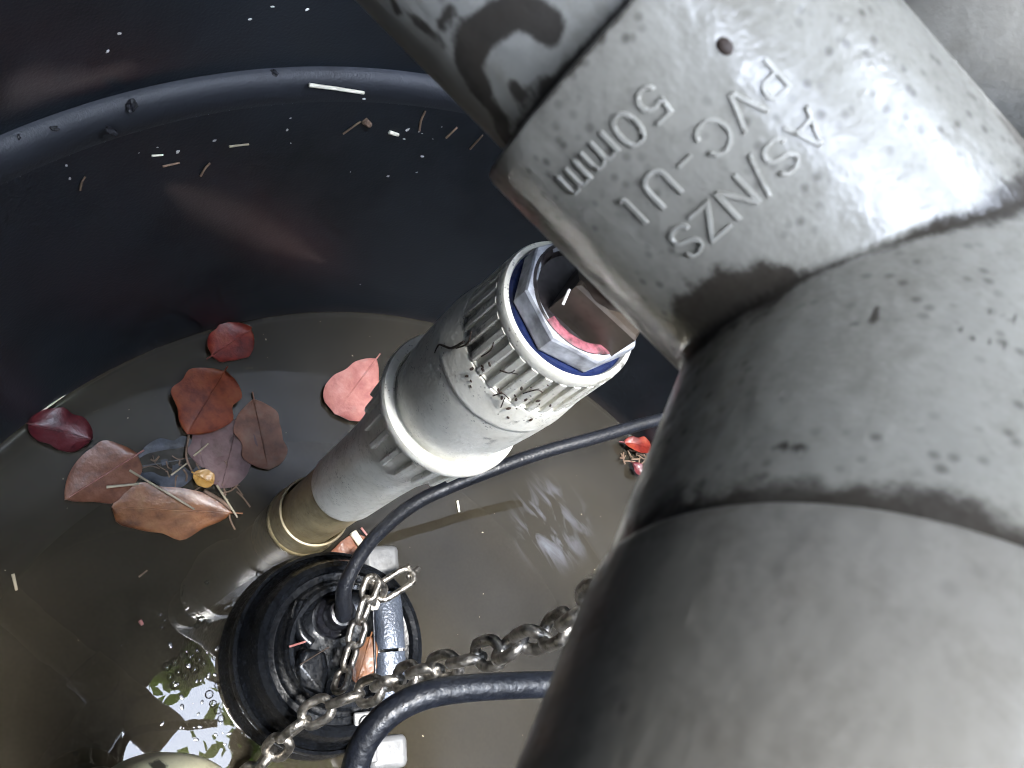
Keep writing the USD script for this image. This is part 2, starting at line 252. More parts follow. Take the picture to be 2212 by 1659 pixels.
# added unseen cover, its hole shaped to steer the light, and the ground round it
from shapely.geometry import Polygon, Point
hole = Polygon([(.030, .58), (.055, .42), (.090, .20), (.25, .12), (.03, -.13), (-.04, -.20), (.13, -.27), (.58, -.23), (.74, .0), (.78, .25), (.62, .58), (.46, .66), (.10, .66)]).buffer(.02).buffer(-.02)  # opening drawn to set the light, widened out of view for fill
cov = Point(*PITC).buffer(.70, 64).difference(hole)
cover = thing('added_basin_cover', (*PITC, ZL), 'added dark cover shaping the light over the basin, seen only as the dark reflection in the water', 'cover')
cm = trimesh.creation.extrude_polygon(cov, .05, engine='earcut'); cm.apply_translation([0, 0, ZL]); obj('added_cover_plate', cm, 'black_plastic', cover, smooth=False, stain=lambda V: np.zeros(len(V)))
g = Polygon([(-60, -60), (60, -60), (60, 60), (-60, 60)]).difference(Point(*PITC).buffer(.70, 64))
gm = trimesh.creation.triangulate_polygon(g, engine='earcut'); gm = TM(np.c_[gm[0], np.full(len(gm[0]), ZL + .04)], gm[1])
tag(obj('ground', gm, 'lawn', smooth=False), 'lawn around the added basin cover', None, None, 'structure')

# water
N = 150
N = 260; an = np.arange(N) * 2 * math.pi / N; rw = [(RW0 - .006, 0), (RW0 - .003, .0004), (RW0 - .0012, .0014), (RW0 + .0004, .0030)]
wv = [[*PITC, 0]] + [[PITC[0] + r * math.cos(t), PITC[1] + r * math.sin(t), z] for r, z in rw for t in an]
wf = [[0, 1 + i, 1 + (i + 1) % N] for i in range(N)]
for k in range(len(rw) - 1):
    for i in range(N):
        j = (i + 1) % N; p, q = 1 + k * N, 1 + (k + 1) * N; wf += [[p + i, q + i, q + j], [p + i, q + j, p + j]]
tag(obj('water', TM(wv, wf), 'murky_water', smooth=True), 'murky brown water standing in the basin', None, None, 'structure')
gs = []
for k in range(150):
    t = rng.random() * 6.283; r = RW0 * math.sqrt(rng.random()) * .98; m_ = trimesh.creation.icosphere(0, 1.0); m_.vertices = m_.vertices * (S_([1.5, .8, .3]) * (.0003 + .0007 * rng.random() ** 2)); gs.append(place(m_, S_([PITC[0] + r * math.cos(t), PITC[1] + r * math.sin(t), .0003]), rng.normal(0, 1, 3), (0, 0, 1)))
tag(obj('floating_grit', cat(gs), 'straw', smooth=False), 'fine pale grit floating all over the brown water', None, None, 'stuff')

# ================================================================== the discharge riser
RX = S_([-.0140, .3128])
riser = thing('check_valve_riser', (*RX, 0), 'upright grey PVC riser with two ribbed union nuts rising out of the water', 'pipe')
def R(prof, n=96): return lathe(prof, n, RX)
noisy = lambda V, k, s=0: meshkit.fbm(np.asarray(V) * k, 4, s)
def waterstain(V): return np.clip(1 - V[:, 2] / .16, 0, 1) * .45
obj('coupling', R([(.0345, -.08), (.0372, -.08), (.0379, -.05), (.0379, .040), (.0371, .0445), (.0352, .0450), (.0342, .041), (.0335, .036)]), 'yellowed_pvc', riser, stain=waterstain)
obj('coupling_ring', R([(.0380, -.003), (.0395, .000), (.0398, .004), (.0388, .007), (.0380, .008)]), 'yellowed_pvc', riser, stain=waterstain)
obj('pipe', R([(.0325, -.05), (.0325, .17)]), 'yellowed_pvc', riser, stain=waterstain)
obj('sleeve', R([(.0324, .145), (.0340, .1455), (.0346, .149), (.0350, .23), (.0362, .27), (.0390, .296), (.0395, .306), (.036, .309)]), 'white_pvc', riser, stain=lambda V: np.clip(.3 * (1 - (V[:, 2] - .14) / .1), 0, .25))
nut1 = obj('lower_union_nut', R([(.036, .3045), (.0405, .3045), (.0412, .307), (.0418, .316), (.0420, .3175), (.0426, .318), (.0455, .366), (.0500, .369), (.0520, .371)]), 'white_pvc', riser, stain=lambda V: .05 + 0 * V[:, 0])
def rib(r_lo, z_lo, r_hi, z_hi, w, h, ang):
    ca, sa = math.cos(ang), math.sin(ang); er, et = S_([ca, sa, 0]), S_([-sa, ca, 0]); V = []
    for (r, z) in ((r_lo, z_lo), (r_hi, z_hi)):
        for (dr, s) in ((-.001, 1), (h * .75, 1), (h, .65), (h, -.65), (h * .75, -1), (-.001, -1)):
            V.append(S_([*RX, 0]) + er * (r + dr) + et * (s * w / 2) + S_([0, 0, z]))
    F = []
    for i in range(6):
        j = (i + 1) % 6; F += [[i, j, 6 + j], [i, 6 + j, 6 + i]]
    for i in range(1, 5): F += [[0, i + 1, i], [6, 6 + i, 7 + i]]
    t = TM(V, F); t.fix_normals(); return t
for k in range(20): obj('rib', rib(.0428, .323, .0450, .360, .0050, .0042, k * 2 * math.pi / 20 + .1), 'white_pvc', nut1, smooth=20, stain=lambda V: .12 + 0 * V[:, 0])
obj('union_flange', R([(.0500, .3695), (.0532, .3712), (.0540, .374), (.0540, .378), (.0530, .3808), (.0470, .3812), (.0465, .3800), (.0459, .3812), (.0453, .3796), (.0445, .3780)]), 'white_pvc', riser, stain=lambda V: .2 * noisy(V, 60))
body_sh = lambda V: .55 * np.clip((noisy(V, 50, 3) - .62) * 5, 0, 1)
obj('valve_body', R([(.0445, .376), (.0448, .383), (.0462, .394), (.0478, .412), (.0486, .440), (.0486, .452), (.0482, .458)], 128), 'white_pvc', riser, stain=body_sh)
obj('shoulder', R([(.0482, .4582), (.0487, .4600), (.0486, .4625), (.0476, .4720), (.0462, .4830), (.0454, .4852), (.043, .4858)], 128), 'white_pvc', riser,
    stain=lambda V: .95 * np.clip(1 - seg_dist(V, [at(955, 762, .465), at(985, 764, .468), at(1000, 748, .47)]) / .0035, 0, 1) + .62 * np.clip(1 - seg_dist(V, [at(1060, 850, .47), at(1110, 900, .47), at(1170, 915, .47)]) / .016, 0, 1) * noisy(V, 160) * 1.5)
upst = lambda V: .95 * np.clip(1 - seg_dist(V, [at(1008, 690, .50), at(1020, 740, .49), at(1030, 650, .51)]) / .017, 0, 1) * (.3 + noisy(V, 220, 15)) + .58 * np.clip((noisy(V, 110, 5) - .50) * 4, 0, 1)
nut2 = obj('upper_union_nut', R([(.043, .4850), (.0446, .4858), (.0446, .4868), (.0434, .4875), (.0415, .5225), (.0436, .5230), (.0440, .5245), (.0438, .5290), (.0430, .5308), (.0402, .5312), (.0392, .5290), (.0388, .524)], 128), 'white_pvc', riser, stain=upst)
for k in range(30):
    obj('rib', rib(.0433, .4872, .0420, .5235, .0050, .0024, k * 2 * math.pi / 30 + .05), 'white_pvc', nut2, smooth=20, stain=upst)
def on_riser(x, y, r):
    v = ray((x, y)); o = CAM[:2] - RX; a = v[:2] @ v[:2]; b = o @ v[:2]; c = o @ o - r * r
    return CAM + (-b - math.sqrt(max(b * b - a * c, 0))) / a * v
for pts, r_, w_ in (([(940, 762), (950, 745), (975, 752), (1002, 738)], .0482, .0008), ([(985, 752), (1010, 742), (1018, 715)], .0475, .0005), ([(1080, 800), (1100, 806), (1112, 800)], .0465, .0004), ([(1100, 805), (1118, 808)], .0465, .0003), ([(1130, 850), (1160, 842), (1172, 848)], .0465, .0004),
                    ([(1065, 855), (1085, 850), (1100, 862)], .0475, .0004), ([(1090, 860), (1082, 880)], .0475, .0004), ([(1040, 770), (1060, 756), (1066, 740)], .0462, .0004)):
    q_ = [on_riser(x, y, r_) for x, y in pts]; obj('root_hair', tube(spline(q_, 6), w_, 6), 'mud', riser, smooth=True)
for k in range(26):
    x, y = [(1060 + 130 * rng.random(), 830 + 80 * rng.random()), (1000 + 60 * rng.random(), 780 + 60 * rng.random())][k % 3 == 0]; q_ = on_riser(x, y, .0474); n_ = np.r_[q_[:2] - RX, 0.02]
    b_ = trimesh.creation.icosphere(1, .0005 + .0007 * rng.random()); b_.vertices *= [1.4, .8, .5]; obj('dirt_crumb', place(b_, q_, rng.normal(0, 1, 3), n_), 'mud', riser, smooth=False)
obj('gasket', R([(.030, .5235), (.0392, .5240), (.0392, .5285), (.0375, .5305), (.034, .5306)]), 'blue_rubber', riser)
def octagon(r, z, n=8, a0=.2, c=RX): return np.array([[c[0] + r * math.cos(a0 + i * 2 * math.pi / n), c[1] + r * math.sin(a0 + i * 2 * math.pi / n), z] for i in range(n)])
def poly_loft(rings, caps=True):
    n = len(rings[0]); V = np.vstack(rings); F = []
    for k in range(len(rings) - 1):
        for i in range(n):
            j = (i + 1) % n; F += [[k * n + i, k * n + j, (k + 1) * n + j], [k * n + i, (k + 1) * n + j, (k + 1) * n + i]]
    if caps:
        for i in range(1, n - 1): F += [[0, i + 1, i], [(len(rings) - 1) * n, (len(rings) - 1) * n + i, (len(rings) - 1) * n + i + 1]]
    t = TM(V, F); t.fix_normals(); return t
obj('octagon_collar', poly_loft([octagon(.0355, .5295), octagon(.0378, .5312), octagon(.0384, .5330), octagon(.0384, .5445), octagon(.0376, .5462), octagon(.0340, .5465), octagon(.0325, .5450)], caps=False), 'chrome_white', riser, smooth=12)
obj('collar_bore', R([(.0340, .5464), (.0325, .5470), (.0300, .5445), (.0285, .5405), (.0, .5400)]), 'dark_bore', riser)
A1, B1 = at(1201, 654, .548), at(1325, 767, .548); ed = (B1 - A1) / np.linalg.norm(B1 - A1); bk = np.cross([0, 0, 1.], ed); bk = bk if bk @ S_([0, 1, 0]) > 0 else -bk
pa = [math.atan2(*(at(*q, .546)[:2] - RX)[::-1]) for q in ((1185, 690), (1350, 765))]; a0_, a1_ = sorted(pa)
if a1_ - a0_ > math.pi: a0_, a1_ = a1_, a0_ + 2 * math.pi
obj('primer_smear', lathe([(.0338, .5472), (.0318, .5478), (.0285, .5474), (.0272, .5455)], 40, RX, a0=a0_, a1=a1_), 'pink_primer', riser)
def block(A, B, back, z0, z1, ch):
    rings = []
    for z, i in ((z0, 0), (z1 - ch, 0), (z1, ch)):
        e_ = (B - A) / np.linalg.norm(B - A); q = [A + e_ * i + back * i, B - e_ * i + back * i, B - e_ * i + back * (.040 - i), A + e_ * i + back * (.040 - i)]
        rings.append(np.array([[p[0], p[1], z] for p in q]))
    return poly_loft(rings)
obj('square_bush', block(A1, B1, bk, .540, .5685, .0016), 'brass', riser, smooth=12)
obj('bore_pipe', R([(.0190, .566), (.0190, .5745), (.0205, .576), (.0210, .579), (.0210, .70)]), 'brass', riser)
sq = [at(1231, 628, .566), at(1222, 640, .566), at(1214, 652, .565)]
obj('thread_tape', cat([tube(spline([RXq + S_([*(rng.normal(0, .0006, 2)), rng.normal(0, .0005)]) for RXq in sq], 4), .0008, 6) for k in range(1)]), 'solder', riser)
elb = spline([S_([*RX, .69]), S_([*RX, .735]), S_([.004, .318, .768]), S_([.035, .33, .782]), S_([.08, .345, .784]), S_([.45, .45, .784])], 8)
obj('top_elbow', tube(elb, .034, 32, cap=False), 'tan_pvc', riser, smooth=True)

# ================================================================== the near tee
P1 = S_([-.0405, .1339, .7732]); E = S_([.977, .213, 0]); E /= np.linalg.norm(E); G = S_([.3191, -.9453, .0677]); G /= np.linalg.norm(G)
RR, RB, JT, T2 = .036, .0396, .082, .075
J = P1 + E * JT
tee = thing('pipe_tee', P1, 'large grey PVC tee close to the camera with raised 50mm lettering and a stained pipe', 'pipe tee')
def cyl(r0, L, n=160): return m3.Manifold.cylinder(L, r0, r0, n)
def laid(man, P, e):
    T = np.c_[frame(e), P]; return man.transform(T)
runm = laid(m3.Manifold.revolve(m3.CrossSection([[(0, 0), (RR - .0016, 0), (RR - .0004, .0005), (RR, .002), (RR, .19), (0, .19)]]), 160), P1, E)
bore = laid(cyl(.0306, .03), P1 - E * .002, E)
brm = laid(cyl(RB, T2 + .004), J, G)
man = (runm + brm - bore).refine_to_length(.0022)
tm = to_tm(man); tm.merge_vertices()
# the fillet along the crease
axd = lambda V, A, e: np.linalg.norm((V - A) - ((V - A) @ e)[:, None] * e, axis=1)
cr = np.array([np.mean([0])])
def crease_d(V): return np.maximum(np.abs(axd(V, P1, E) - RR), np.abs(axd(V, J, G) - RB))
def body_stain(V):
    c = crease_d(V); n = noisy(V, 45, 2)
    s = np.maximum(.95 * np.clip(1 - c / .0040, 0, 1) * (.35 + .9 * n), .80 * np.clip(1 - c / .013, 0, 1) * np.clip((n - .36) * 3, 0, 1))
    bl = at(1500, 680, .757), at(1540, 650, .76)
    s = np.maximum(s, 1.15 * np.clip(1 - seg_dist(V, [on_tee(1482, 715), on_tee(1530, 665), on_tee(1580, 632), on_tee(1640, 612)]) / .0085, 0, 1) * (.25 + 1.2 * noisy(V, 260, 12)))
    t2 = (V - J) @ G; rb = axd(V, J, G) < RB + .001
    s = np.maximum(s, np.where(rb & (t2 > .02), .75 * np.clip(1 - (T2 - t2) / (.004 + .012 * n), 0, 1), 0))
    tr = (V - P1) @ E
    s = np.maximum(s, .75 * np.clip(1 - tr / .0022, 0, 1))
    # grime lower on the run, and worm-like marks on the branch
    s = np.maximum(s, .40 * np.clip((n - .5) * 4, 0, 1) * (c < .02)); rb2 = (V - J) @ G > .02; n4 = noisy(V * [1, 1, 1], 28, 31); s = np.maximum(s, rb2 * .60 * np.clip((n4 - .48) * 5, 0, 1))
    for a in ([(1880, 655), (1900, 672), (1880, 700), (1830, 705)], [(1640, 655), (1700, 640)], [(2140, 670), (2190, 690)], [(2060, 700), (2100, 730), (2170, 745)], [(1780, 640), (1830, 618)], [(1650, 980), (1700, 960), (1760, 975)]):
        s = np.maximum(s, .72 * np.clip(1 - seg_dist(V, [on_branch(*q) for q in a]) / .0013, 0, 1))
    for a in ([(1450, 100), (1425, 140), (1440, 160), (1470, 165), (1490, 190)],):
        s = np.maximum(s, .50 * np.clip(1 - seg_dist(V, [on_tee(*q) for q in a]) / .0011, 0, 1))
    return s
def cyl_hit(x, y, A, e, r):
    v = ray((x, y)); o = CAM - A; rp = v - (v @ e) * e; ap = o - (o @ e) * e; a = rp @ rp; b = rp @ ap; c = ap @ ap - r * r
    return CAM + (-b - math.sqrt(max(b * b - a * c, 0))) / a * v
def on_tee(x, y): return cyl_hit(x, y, P1, E, RR)
def on_branch(x, y): return cyl_hit(x, y, J, G, RB)
tb = obj('tee_body', tm, 'grey_pvc', tee, smooth=40, stain=body_stain)
W = np.cross(E, [0, 0, 1.]); W /= np.linalg.norm(W)
def wrap_text(text, t0, ang0, h):
    m = meshkit.text_mesh(text, h, .0007, bold=False); m = m.subdivide_to_size(.0011)
    v = m.vertices; th = math.radians(ang0) + v[:, 0] / RR; r = RR - .0004 + v[:, 2]
    V = P1 + E * (t0 + v[:, 1])[:, None] + r[:, None] * (np.cos(th)[:, None] * S_([0, 0, 1.]) + np.sin(th)[:, None] * W)
    return TM(V, m.faces)
for txt, t0, a0 in (('50mm', .0100, 59.5), ('PVC-U l', .0197, 37.5), ('AS/NZS', .0288, 38.5)):
    obj('raised_lettering', wrap_text(txt, t0, a0, .0057), 'letter_pvc', tb, smooth=True)
ms = m3.Manifold.sphere(.0012, 14); sp = to_tm(ms); sp.vertices = sp.vertices * [1.2, .9, .5]
q = on_tee(1566, 100); nrm = q - P1 - ((q - P1) @ E) * E; obj('mud_spot', place(sp, q, E, nrm), 'mud', tb, smooth=True)
def pipe_stain(V):
    s = np.zeros(len(V)); on = lambda x, y: cyl_hit(x, y, P1, E, .0302)
    for a, r, k in (([(1040, 190), (1010, 140), (1020, 90), (1060, 50), (1110, 30), (1160, 40), (1180, 60)], .0044, 1.15), ([(1030, 200), (1080, 250), (1090, 300)], .0035, 1.0), ([(915, 55), (890, 40)], .0022, .9), ([(955, 55), (975, 30)], .003, .8), ([(848, 0), (858, 25)], .002, 1), ([(960, 100), (940, 80)], .0022, .7), ([(1110, 190), (1130, 215), (1180, 180)], .003, .8)):
        s = np.maximum(s, k * np.clip(1.25 - seg_dist(V, [on(*q) for q in a]) / r, 0, 1))
    tr = -((V - P1) @ E); s = np.maximum(s, 1.1 * np.clip(1 - tr / .003, 0, 1))
    return s
pp = lathe([(.0302, z) for z in np.linspace(-.03, .36, 200)], 140)
obj('side_pipe', along(pp, P1, -E), 'lit_side_pvc', tee, smooth=True, stain=pipe_stain)
prf = [(RB - .0008, .0010), (RB + .0003, .0003), (RB + .0008, .0008), (RB + .0010, .0020), (RB + .0011, .006)] + [(RB + .0011 + .0003 * t, .006 + .174 * t) for t in np.linspace(.02, 1, 60)]
sock = along(lathe(prf, 160), J + G * T2, G)
def sock_stain(V):
    t = (V - J) @ G - T2; n = noisy(V, 40, 9)
    s = .66 * np.clip(1 - (t - .001) / .002, 0, 1) * 0 + .50 * np.clip((n - .47) * 4, 0, 1)
    for a, r in (([(1340, 1220), (1330, 1290)], .003), ([(1490, 1180), (1520, 1150)], .0022), ([(1660, 1280), (1700, 1305)], .0022), ([(1740, 1150), (1745, 1152)], .0012), ([(1680, 1480), (1700, 1520)], .004)):
        s = np.maximum(s, .62 * np.clip(1.2 - seg_dist(V, [cyl_hit(*q, J, G, RB + .003) for q in a]) / r, 0, 1))
    return s
obj('branch_socket', sock, 'dim_pvc', tee, smooth=40, stain=sock_stain)

# ================================================================== the pump
PC = S_([.1074, .2452])
pump = thing('submersible_pump', (*PC, 0), 'black submersible pump with stepped rings half under the murky water', 'pump')
def Pl(prof, n=110): return lathe(prof, n, PC)
obj('motor_housing', Pl([(.104, -.25), (.104, -.03), (.1030, -.010), (.1000, .004), (.0975, .012), (.0955, .018), (.0945, .024)]), 'black_iron', pump)
obj('clamp_ring', Pl([(.0935, .022), (.0960, .024), (.0968, .029), (.0968, .036), (.0955, .041), (.0925, .043)]), 'black_iron', pump)
obj('top_ring', Pl([(.0915, .040), (.0890, .043), (.0855, .052), (.0835, .066), (.0805, .0745), (.0755, .078), (.0715, .075), (.0700, .068)]), 'black_iron', pump)
obj('inner_ring', Pl([(.0702, .068), (.0640, .066), (.0610, .070), (.0590, .082), (.0555, .088), (.0515, .087), (.0500, .080)]), 'black_iron', pump)
obj('top_cap', Pl([(.0505, .080), (.044, .074), (.030, .072), (0.0, .073)]), 'black_iron', pump)
gl = at(728, 1330, .084)
obj('cable_gland', lathe([(.021, .066), (.021, .080), (.0185, .084), (.0150, .087), (.0135, .100), (.0115, .104), (.007, .1045), (0, .1045)], 40, gl[:2]), 'wet_rubber', pump)
cd = S_([.807, -.59, 0]); cn = S_([.59, .807, 0])   # along and across the lifting strap
mid = at(842, 1398, .088)
prof_s = [(-.0155, -.010), (-.0150, .002), (-.0125, .0075), (-.008, .0105), (0, .0118), (.008, .0105), (.0125, .0075), (.0150, .002), (.0155, -.010)]
def strap(L0, L1):
    V = []; ks = np.linspace(L0, L1, 20)
    for s in ks:
        drop = -.02 * abs(s / .075) ** 3
        for (w, h) in prof_s: V.append(mid + cd * s + cn * w + S_([0, 0, h + drop]))
    n = len(prof_s); F = []
    for i in range(len(ks) - 1):
        for j in range(n - 1): F += [[i * n + j, i * n + j + 1, (i + 1) * n + j + 1], [i * n + j, (i + 1) * n + j + 1, (i + 1) * n + j]]
    for i in (0, (len(ks) - 1) * n):
        for j in range(1, n - 1): F.append([i, i + j, i + j + 1])
    t = TM(V, F); t.fix_normals(); return t
obj('lifting_strap', strap(-.052, .0020), 'steel_strap', pump); obj('lifting_strap', strap(.0050, .062), 'steel_strap', pump)
obj('strap_web', place(rbox(.105, .0025, .022, .0010), mid - cn * .0185 + S_([0, 0, -.002]), cd), 'wet_rubber', pump)
for s, L in ((-.089, .032), (.094, .034)):
    obj('strap_lug', place(rbox(.030, .038, .030, .006), mid + cd * s + cn * (.006) + S_([0, 0, -.040]), cd), 'grey_box', pump)
obj('strap_plate', place(rbox(.045, .022, .004, .0018), mid + cd * .078 - cn * .022 + S_([0, 0, -.014]), cd), 'grey_box', pump)
obj('washer', lathe([(.0030, .0012), (.0035, .0020), (.0068, .0020), (.0072, .0012), (.0072, -.001)], 28, (0, 0)).apply_transform(trimesh.transformations.translation_matrix(mid + cd * .066 - cn * .022 + S_([0, 0, -.010]))), 'grey_box', pump)
ear = [at(655, 1475, .084), at(650, 1440, .088), at(662, 1415, .088), at(690, 1420, .086), at(696, 1455, .084), at(690, 1490, .084)]
hull = m3.Manifold.batch_hull([m3.Manifold.sphere(.006, 16).translate(list(p)) for p in ear] + [m3.Manifold.sphere(.006, 16).translate([p[0], p[1], .070]) for p in ear]); obj('cast_ear', to_tm(hull), 'black_iron', pump)
web = [at(650, 1300, .078), at(642, 1335, .082), at(650, 1370, .084), at(672, 1392, .084)]
obj('cast_web', tube(spline(web, 6), .0055, 12), 'black_iron', pump, smooth=True)

# ================================================================== cables
def cable(name, pts, r, label, cat_):
    P_ = [at(*q) for q in pts]
    if name == 'pump_cable': P_ = [S_([gl[0], gl[1], .088]), S_([gl[0], gl[1], .106])] + P_
    p = spline(P_, 10); p = p + (meshkit.noise(p * 9, 4)[:, None] - .5) * .0025
    rr = np.full(len(p), r); m_ = np.arange(len(p)) < 24
    if name == 'pump_cable': rr[m_] = r * (1.45 - .45 * np.arange(24) / 24)
    c = tag(obj(name, tube(p, rr, 20), 'rubber_cable', smooth=True), label, cat_)
    return c
cable('pump_cable', [(746, 1268, .124), (785, 1190, .142), (840, 1130, .163), (900, 1085, .18), (960, 1056, .192), (1050, 1020, .205), (1170, 978, .213), (1290, 945, .22), (1420, 908, .225), (1560, 880, .23)], .0066, 'thin black cable leaving the pump top and curving under the union nuts', 'cable')
cable('float_cable', [(745, 1740, .485), (764, 1655, .49), (782, 1605, .494), (815, 1560, .498), (860, 1525, .50), (920, 1500, .502), (1000, 1487, .503), (1100, 1481, .504), (1200, 1478, .505), (1320, 1475, .505)], .0061, 'thick black cable bending in front of the pump at the bottom of the picture', 'cable')

# ================================================================== chain
def link_mesh(P, T, Nn, L=.0375, Wd=.0262, r=.0041, pts=None):
    T = T / np.linalg.norm(T); Nn = Nn - T * (Nn @ T); Nn /= np.linalg.norm(Nn); rc = Wd / 2 - r; hl = L / 2 - Wd / 2; path = []
    for a in np.linspace(-math.pi / 2, math.pi / 2, 9): path.append((hl + rc * math.cos(a), rc * math.sin(a)))
    for a in np.linspace(math.pi / 2, 3 * math.pi / 2, 9): path.append((-hl + rc * math.cos(a), rc * math.sin(a)))
    return tube([P + T * x + Nn * y for x, y in path], r, 10, closed=True)
chain = thing('lifting_chain', at(730, 1500, .10), 'dull steel link chain slung across the pump and up behind the tee branch', 'chain')
def run_chain(pts, pitch=.0285, roll0=.3, **k):
    p = spline([at(*q) for q in pts], 30); s = np.r_[0, np.cumsum(np.linalg.norm(np.diff(p, axis=0), axis=1))]
    n = int(s[-1] / pitch)
    for i in range(n + 1):
        c = S_([np.interp(i * pitch, s, p[:, j]) for j in range(3)]); c2 = S_([np.interp(min(i * pitch + .004, s[-1]), s, p[:, j]) for j in range(3)]); c1 = S_([np.interp(max(i * pitch - .004, 0), s, p[:, j]) for j in range(3)])
        T = c2 - c1; T /= np.linalg.norm(T); A = np.cross(T, [0, 0, 1.]); A /= np.linalg.norm(A); B = np.cross(T, A)
        ro = roll0 + (i % 2) * math.pi / 2 + rng.normal(0, .16)
        obj('link', link_mesh(c, T + rng.normal(0, .05, 3), math.cos(ro) * A + math.sin(ro) * B, **k), 'chain_steel', chain, smooth=True)
run_chain([(1330, 1255, .50), (1240, 1335, .44), (1150, 1382, .39), (1060, 1410, .335), (960, 1440, .275), (870, 1465, .215), (800, 1492, .165), (735, 1515, .135), (680, 1540, .118), (630, 1580, .095), (595, 1620, .07), (560, 1655, .04), (530, 1690, .01)])
run_chain([(800, 1270, .112), (788, 1310, .112), (775, 1350, .110), (766, 1390, .108), (752, 1430, .108), (738, 1470, .110), (725, 1500, .118)], pitch=.0215, L=.029, Wd=.0195, r=.0031, roll0=.9)
sh = thing('shackle', at(825, 1270, .10), 'small steel shackle and long ring joining the chain to the pump strap', 'shackle')
obj('long_ring', link_mesh(at(852, 1262, .096), at(890, 1238, .10) - at(815, 1285, .096), S_([.5, .8, .25]), L=.050, Wd=.024, r=.0031), 'chain_steel', sh, smooth=True)
obj('bow', tube(spline([at(795, 1268, .100), at(802, 1255, .108), at(818, 1256, .110), at(830, 1270, .105), at(828, 1285, .098)], 8), .0036, 12), 'chain_steel', sh, smooth=True)
obj('pin', tube([at(806, 1258, .110), at(806, 1312, .092)], .0036, 12), 'chain_steel', sh, smooth=40)
obj('nut', lathe([(0, .003), (.0062, .003), (.0068, .002), (.0068, -.003), (0, -.003)], 6).apply_transform(trimesh.transformations.translation_matrix(at(806, 1306, .094))), 'chain_steel', sh, smooth=False)
obj('split_pin', tube(spline([at(880, 1222, .098), at(888, 1238, .094), at(893, 1250, .088)], 5), .0026, 10), 'chain_steel', sh, smooth=True)
obj('wire_tail', tube(spline([at(905, 1226, .09), at(893, 1238, .094), at(880, 1246, .096)], 5), .0022, 8), 'chain_steel', sh, smooth=True)

# ================================================================== cream cap at the bottom edge
cc = at(352, 1838, .36)
capT = thing('capped_pipe', (cc[0], cc[1], 0), 'cream upright pipe with a domed end cut off by the bottom edge of the picture', 'pipe')
RCAP = .0455
mk = at(338, 1646, .36)
cap_st = lambda V: 1.1 * np.clip(1.3 - seg_dist(V, [at(330, 1640, .37), at(345, 1652, .37)]) / .0035, 0, 1) + .55 * np.clip(1 - seg_dist(V, [at(300, 1650, .365), at(400, 1655, .365)]) / .008, 0, 1)
obj('end_dome', lathe([(0, .378), (.018, .3772), (.032, .374), (.040, .369), (.0440, .3625), (RCAP, .354), (RCAP, .30)], 96, cc[:2]), 'cream_pvc', capT, smooth=True, stain=cap_st)
obj('stem', lathe([(.030, .30), (.030, -.1)], 48, cc[:2]), 'cream_pvc', capT, smooth=True, stain=lambda V: 0 * V[:, 0])

